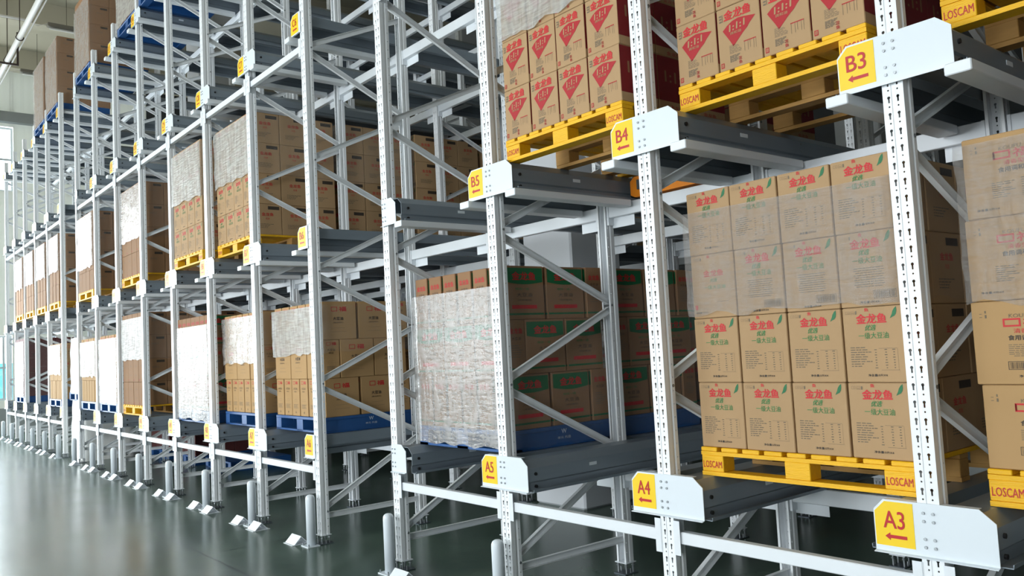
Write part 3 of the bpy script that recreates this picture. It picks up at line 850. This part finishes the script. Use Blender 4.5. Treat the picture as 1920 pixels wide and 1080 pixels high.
load(11, 'A', 'soy', .02, 'blue', 1.16, 3, wrapz=(.4, .95), film='film')
load(13, 'A', 'soy', .0, 'blue', 1.16, 3, wrapz=(.45, .98), film='film_dense')
load(16, 'A', 'maroon', .0, 'blue', 1.14, 4, wrapz=(.0, .95), film='film_dense', deep=1)
# level B
load(0, 'B', 'plain', .15, width=1.08, near=True)
load(1, 'B', 'fan', .14, width=1.08, near=True)
load(2, 'B', 'fan', .03, width=1.07, near=True, wrapz=(.52, 1.0), film='film', deep=1)
load(6, 'B', 'leaf', .08, width=1.10, wrapz=(.5, .98), film='film', deep=5)
load(7, 'B', 'leaf', .0, width=1.09, wrapz=(.5, .98), film='film')
load(9, 'B', 'plain', .05, width=1.10, wrapz=(.4, .98), film='film_dense')
load(11, 'B', 'plain', .0, width=1.12, wrapz=(.3, .98), film='film_dense')
for b in (13, 14, 15, 16): load(b, 'B', 'plain', .0, width=.96, wrapz=(.45, .98), film='film')
# level D
load(8, 'D', 'plain', .0, 'blue', 1.1, 3)
load(9, 'D', 'plain', .05, 'blue', 1.12, 4, wrapz=(.0, .98), film='film')
load(11, 'D', 'plain', .0, 'blue', 1.12, 4, wrapz=(.0, .9), film='film_dense')
load(13, 'D', 'plain', .0, 'blue', 1.12, wrapz=(.0, .98), film='film_dense')
load(14, 'D', 'plain', .0, 'blue', 1.12, wrapz=(.0, .98), film='film_dense')
# loads standing on the floor below the first level and in the far column bay
place_pallet('blue', 1.14, ((PX[9] + PX[10]) / 2, 1.30, .001), 'empty blue pallet on the floor below bay A%s' % SIGN[9], 'blue plastic pallets on the floor', False)
for b_ in (10, 11):
    load(b_, 'A', 'maroon', 1.22, 'blue', 1.12, 1, baseZ=.001, tag='floor below bay A%s' % SIGN[b_])

def bagged(x, y, z0, w_, d_, h_, label, seed):
    random.seed(seed); n = 12; vs = []; fs = []; nz = 12; ring = []
    for k in range(48):
        t = 2 * math.pi * k / 48; c, s_ = math.cos(t), math.sin(t); m_ = max(abs(c), abs(s_)) ** .8
        ring.append((c / m_, s_ / m_))
    for j in range(nz + 1):
        t = j / nz; sc = 1 - .05 * t
        for k, (a, b) in enumerate(ring):
            q = noise.noise(Vector((a * 2.5 + seed, b * 2.5, t * 4))) * .05
            vs.append((x + a * w_ / 2 * (sc + q), y + d_ / 2 + b * d_ / 2 * (sc + q), z0 + h_ * t))
    for j in range(nz):
        for k in range(48): fs.append((j * 48 + k, j * 48 + (k + 1) % 48, (j + 1) * 48 + (k + 1) % 48, (j + 1) * 48 + k))
    fs.append(tuple(range(nz * 48, nz * 48 + 48)))
    mb = MB(); mb.add(vs, fs, M['plasticbag'])
    return link('sheeted_load', mb.mesh('sheeted_load', True), label=label, cat='wrapped goods', group='white sheeted loads')
gx = (PX[12] + PX[13]) / 2
bagged(gx + .05, .05, .0, 1.0, 1.0, 1.12, 'white plastic sheeted load on the floor of the far column bay', 3)
place_pallet('blue', 1.1, (gx + .05, .08, 1.125), 'blue pallet between the two white sheeted loads of the far column bay', 'blue plastic pallets in the rack', False)
bagged(gx + .05, .05, 1.276, 1.0, 1.0, 1.05, 'upper white plastic sheeted load in the far column bay', 8)

# ------------------------------------------------------------------ pallet shuttle under the B4 load
e = link('pallet_shuttle', None, loc=(-3.715, 1.05, LEVEL['B'] + .012), label='low orange pallet shuttle cart running under the load of bay B4', cat='shuttle cart')
b_ = MB(); b_.prism([(-.38, .02), (-.34, .0), (.34, .0), (.38, .02), (.38, .12), (.34, .15), (-.34, .15), (-.38, .12)], .02, .96, M['orange'], 'y'); link('body', b_.mesh('body'), e)
for s_ in (-1, 1):
    c = MB(); c.box(s_ * .39 - .01, s_ * .39 + .01, .1, .4, .03, .11, M['steel']); link('side_cover', c.mesh('side_cover'), e)
    for y in (.1, .86): 
        c = MB(); c.cyl((s_ * .385, y, .035), (s_ * .43, y, .035), .028, M['rubber'], 14); link('wheel', c.mesh('wheel'), e)
c = MB(); c.box(-.3, .3, -.0, .019, .05, .12, M['steel']); link('bumper', c.mesh('bumper'), e)
c = MB(); c.cyl((.2, .0, .135), (.2, -.03, .135), .018, M['redlamp'], 12); link('signal_lamp', c.mesh('signal_lamp'), e)

# ------------------------------------------------------------------ setting
fl = MB(); fl.box(WALLX - .3, 12, WALLY - .3, 18.3, -.2, 0, M['floor']); struct('floor', fl)
for n_, (gi, yy) in enumerate([(4, 2.52), (12, 2.52), (4, 9.5), (12, 9.5)]):
    gx = (PX[gi] + PX[gi + 1]) / 2
    c = MB(); c.cbox(gx - .56, gx + .22, yy, yy + .75, 0, 10.6, M['concrete'], .02)
    o = link('column', c.mesh('column'), kind='structure')
CZ = 10.6
c = MB(); c.box(WALLX - .3, 12, WALLY - .3, 18.3, CZ, CZ + .3, M['ceil'])
struct('ceiling', c)
for k in range(11):
    x = WALLX + 1.6 + k * 3.6
    c = MB(); c.box(x - .2, x + .2, WALLY, 18, CZ - .55, CZ, M['ceil']); link('ceiling_beam', c.mesh('ceiling_beam'), kind='structure')

def wall_with_holes(name, axis, pos, th, a0, a1, z1, holes, m):
    """axis 'x': wall plane at x=pos spanning y a0..a1; axis 'y': plane at y=pos spanning x a0..a1"""
    mb = MB(); xs = sorted({a0, a1, *[h[0] for h in holes], *[h[1] for h in holes]}); zs = sorted({0, z1, *[h[2] for h in holes], *[h[3] for h in holes]})
    for i in range(len(xs) - 1):
        for j in range(len(zs) - 1):
            cx_, cz_ = (xs[i] + xs[i + 1]) / 2, (zs[j] + zs[j + 1]) / 2
            if any(h[0] < cx_ < h[1] and h[2] < cz_ < h[3] for h in holes): continue
            if axis == 'x': mb.box(pos - th, pos, xs[i], xs[i + 1], zs[j], zs[j + 1], m)
            else: mb.box(xs[i], xs[i + 1], pos - th, pos, zs[j], zs[j + 1], m)
    return struct(name, mb)
WC = [0]
def window(axis, pos, h, nm=3, nh=2):
    WC[0] += 1; a0, a1, z0, z1 = h
    e = link('window_%d' % WC[0], None, kind='structure')
    f = MB(); g = MB(); t = .05
    def bx(mb, u0, u1, v0, v1, d0, d1, m):
        if axis == 'x': mb.box(pos + d0, pos + d1, u0, u1, v0, v1, m)
        else: mb.box(u0, u1, pos + d0, pos + d1, v0, v1, m)
    for u in [a0 + t / 2 + (a1 - a0 - t) * k / nm for k in range(nm + 1)]: bx(f, u - t / 2, u + t / 2, z0, z1, -.16, -.10, M['winframe'])
    for v in [z0 + t / 2 + (z1 - z0 - t) * k / nh for k in range(nh + 1)]: bx(f, a0, a1, v - t / 2, v + t / 2, -.155, -.105, M['winframe'])
    bx(g, a0, a1, z0, z1, -.135, -.129, M['glass'])
    link('window_frame', f.mesh('window_frame'), e, kind='structure'); link('pane', g.mesh('pane'), e, kind='structure')
endwin = [(-8.5, -.02, .0, 6.6), (-1.95, .50, 6.95, 8.85), (.02, .43, .95, 2.78)]
wall_with_holes('wall_left', 'x', WALLX, .012, WALLY, 4.2, CZ, endwin, M['panel'])
c = MB(); c.box(WALLX - .2, WALLX, 4.2, 18, 0, CZ, M['darkwall']); link('wall_left_rear', c.mesh('wall_left_rear'), kind='structure')  # dark stand-in for the shaded depth behind the stock
for h in endwin: window('x', WALLX, h, 5 if h[1] < 0 else 2, 3 if h[1] < 0 else 2)
fw = [(x - w2 / 2, x + w2 / 2, 1.0, 5.4) for x, w2 in FRONT_WIN]
wall_with_holes('wall_front', 'y', WALLY, .25, WALLX, 12, CZ, fw, M['wall'])
for h in fw: window('y', WALLY, h)  # frames and panes of the added, unseen aisle windows
c = MB(); c.box(WALLX, 12, 18, 18.25, 0, CZ, M['darkwall']); struct('wall_back', c)
c = MB(); c.box(12, 12.25, WALLY, 18, 0, CZ, M['darkwall']); struct('wall_right', c)  # unseen wall, coloured dark to cut bounce onto carton sides
c = MB(); c.box(WALLX, WALLX + .22, WALLY, 18, 8.95, 9.25, M['greyband']); link('trim_1', c.mesh('trim_1'), kind='structure')
c = MB(); c.box(WALLX, WALLX + .03, -.05, 18, 0, .72, M['greyband']); struct('baseboard_left', c)
c = MB(); c.box(WALLX - 14, WALLX - 12, -10, 8, 0, 2.1, M['cyan']); link('shed', c.mesh('shed'), label='pale cyan clad shed outside the far window', cat='shed')  # block added outside to tint the low window cyan
c = MB(); c.box(WALLX - 40, WALLX - .31, -30, 30, -.2, -.02, M['outground']); struct('ground', c)

# pipes, hangers, strip lamps under the ceiling
PY, PZ = -.40, 9.0
c = MB(); c.cyl((WALLX + .05, PY, PZ), (8, PY, PZ), .058, M['pipe'], 16)
p = link('ceiling_pipe', c.mesh('ceiling_pipe', True), label='long white service pipe hung below the ceiling along the aisle', cat='pipe')
c = MB(); c.cyl((WALLX + .05, PY + .13, PZ + .05), (8, PY + .13, PZ + .05), .016, M['pipe'], 10)
link('conduit', c.mesh('conduit', True), label='thin conduit running beside the big ceiling pipe', cat='pipe')
for k, x in enumerate((-21.9, -20.2, -23.7, -17.0, -13.0)):
    c = MB(); n = 14
    pts = [(PY + .075 * math.cos(t), PZ + .075 * math.sin(t)) for t in [math.pi + math.pi * q / n for q in range(n + 1)]]
    for a, b2 in zip(pts[:-1], pts[1:]): c.cyl((x, a[0], a[1]), (x, b2[0], b2[1]), .012, M['darkiron'], 6)
    for yy in (PY - .075, PY + .075): c.cyl((x, yy, PZ), (x, PY, PZ + .16), .008, M['darkiron'], 6)
    c.cyl((x, PY, PZ + .15), (x, PY, CZ), .010, M['darkiron'], 6)
    link('pipe_hanger', c.mesh('pipe_hanger'), label='dark iron hanger cradling the white pipe, %s from the end wall' % ORD[[2, 3, 0, 4, 1].index(k) if False else sorted((-21.9, -20.2, -23.7, -17.0, -13.0)).index(x)], cat='hanger', group='pipe hangers')
c = MB(); hx = -20.9
for yy in (-.82, -.34): c.box(hx - .02, hx + .02, yy - .02, yy + .02, 8.62, 9.35, M['darkiron'])
c.box(hx - .02, hx + .02, -.84, -.32, 8.58, 8.62, M['darkiron'])
link('u_bracket', c.mesh('u_bracket'), label='dark square U bracket hanging below the white pipe', cat='bracket')
for k, (x, y0_, y1_) in enumerate([(-20.6, .2, 3.2), (-24.2, .2, 3.2), (-17.0, .2, 3.2)]):
    e = link('strip_lamp', None, loc=(x, y0_, 9.5), label='unlit strip lamp under the ceiling, %s from the end wall' % ORD[[1, 0, 2][k]], cat='ceiling lamp', group='strip lamps')
    c = MB(); c.cbox(-.07, .07, 0, y1_ - y0_, 0, .09, M['lampgrey'], .01); link('housing', c.mesh('housing'), e)
    c = MB(); c.cyl((0, .05, -.03), (0, y1_ - y0_ - .05, -.03), .024, M['tube'], 10); link('lamp_tube', c.mesh('lamp_tube', True), e)
    c = MB()
    for yy in (.4, 2.6): c.cyl((0, yy, .09), (0, yy, CZ - 9.5), .005, M['darkiron'], 6)
    link('suspension_rods', c.mesh('suspension_rods'), e)
for k, x in enumerate((-20.6, -24.2)):
    c = MB(); c.cyl((x, WALLY, 9.56), (x, -.2, 9.56), .03, M['pipe'], 8); c.cyl((x, -.2, 9.56), (x, 0, 9.48), .008, M['pipe'], 6); c.cyl((x, 0, 9.48), (x, .2, 9.56), .008, M['pipe'], 6)
    link('lamp_conduit', c.mesh('lamp_conduit'), label='pale cable conduit feeding the %s strip lamp' % ['nearer', 'farther'][k], cat='conduit', group='lamp conduits')

# ------------------------------------------------------------------ the cartons that show largest stay individual; the small remainder becomes one pile
KEEP = set([0,5,10,15,20,21,22,23,24,25,26,27,28,29,30,31,32,33,34,35,36,37,38,39,40,41,42,43,44,45,46,47,48,49,50,51,52,53,54,55,56,57,58,59,60,61,62,63,64,65,66,67,68,69,70,71,72,73,74,77,101,102,103,104,105,106,107,108,109,110,111,112,113,114,115,116,117,118,119,120,121,125,140,141,142,143,144,145,148,149,150,153,154,155,156,157,158,170,171,172,173,174,175,176,179,180,181,184,185,186,187,188,189,190,202,203,204,205,206,208,209,210,211,212,214,215,216,217,218,220,221,222,223,224,238,241,246,247,248,252,255,267,268,269,274,290,298,304,310,316,317,322,361,362,363,364,365,366,367,368,385,386,387,388,389,390,391,392,393,394,395,397,398,399,409,410,411,421,422,423,424,425,426,427,428,429,430,431,432,433,434,435,436,437,438,439,440,441,442,443,444,445,446,448,449,450,451,452,453,454,455,456,459,460,461,462,463,464,465,466,467,468,505,506,507,508,511,512,513,514,517,518,519,520,523,524,525,526,529,530,531,532,533,535,536,537,538,539,541,542,543,544,545,547,548,549,550,551,553,556,562,567,568,572,573,574,579,584,589,594,675,676,677,702,708,714,715,720,726,728,732,738,744,762,768,774,775,776])
bpy.context.view_layer.update()
cartons = [o for o in SC.objects if o.name.startswith('carton')]
def rank(o):
    p = o.matrix_world.translation; d = max(.5, (p - Vector((0, -CAMD, CAMH))).length)
    return (0 if int(o.name[7:] or 0) in KEEP else 1, d)
cartons.sort(key=rank)
hits = {}
rest = cartons[288:]
if rest:
    V = []; Fc = []; Mi = []; mats = []; off = 0
    for o in rest:
        me = o.data; mw = o.matrix_world; simple = rank(o)[1] > 16
        lut = []
        for m_ in me.materials:
            if m_ not in mats: mats.append(m_)
            lut.append(mats.index(m_))
        nb = 32
        if simple: vs = [mw @ v.co for v in me.vertices[:nb]]
        else: vs = [mw @ v.co for v in me.vertices]
        V += [tuple(v) for v in vs]
        for p in me.polygons:
            if simple and max(p.vertices) >= nb: continue
            Fc.append(tuple(i + off for i in p.vertices)); Mi.append(lut[p.material_index])
        off += len(vs)
    me = bpy.data.meshes.new('carton_pile'); me.from_pydata(V, [], Fc)
    for m_ in mats: me.materials.append(m_)
    me.polygons.foreach_set('material_index', Mi); me.update()
    for o in rest: bpy.data.objects.remove(o)
    link('distant_cartons', me, label='the many small cartons of loads deep in the rack and towards its far end', cat='cartons', kind='stuff')
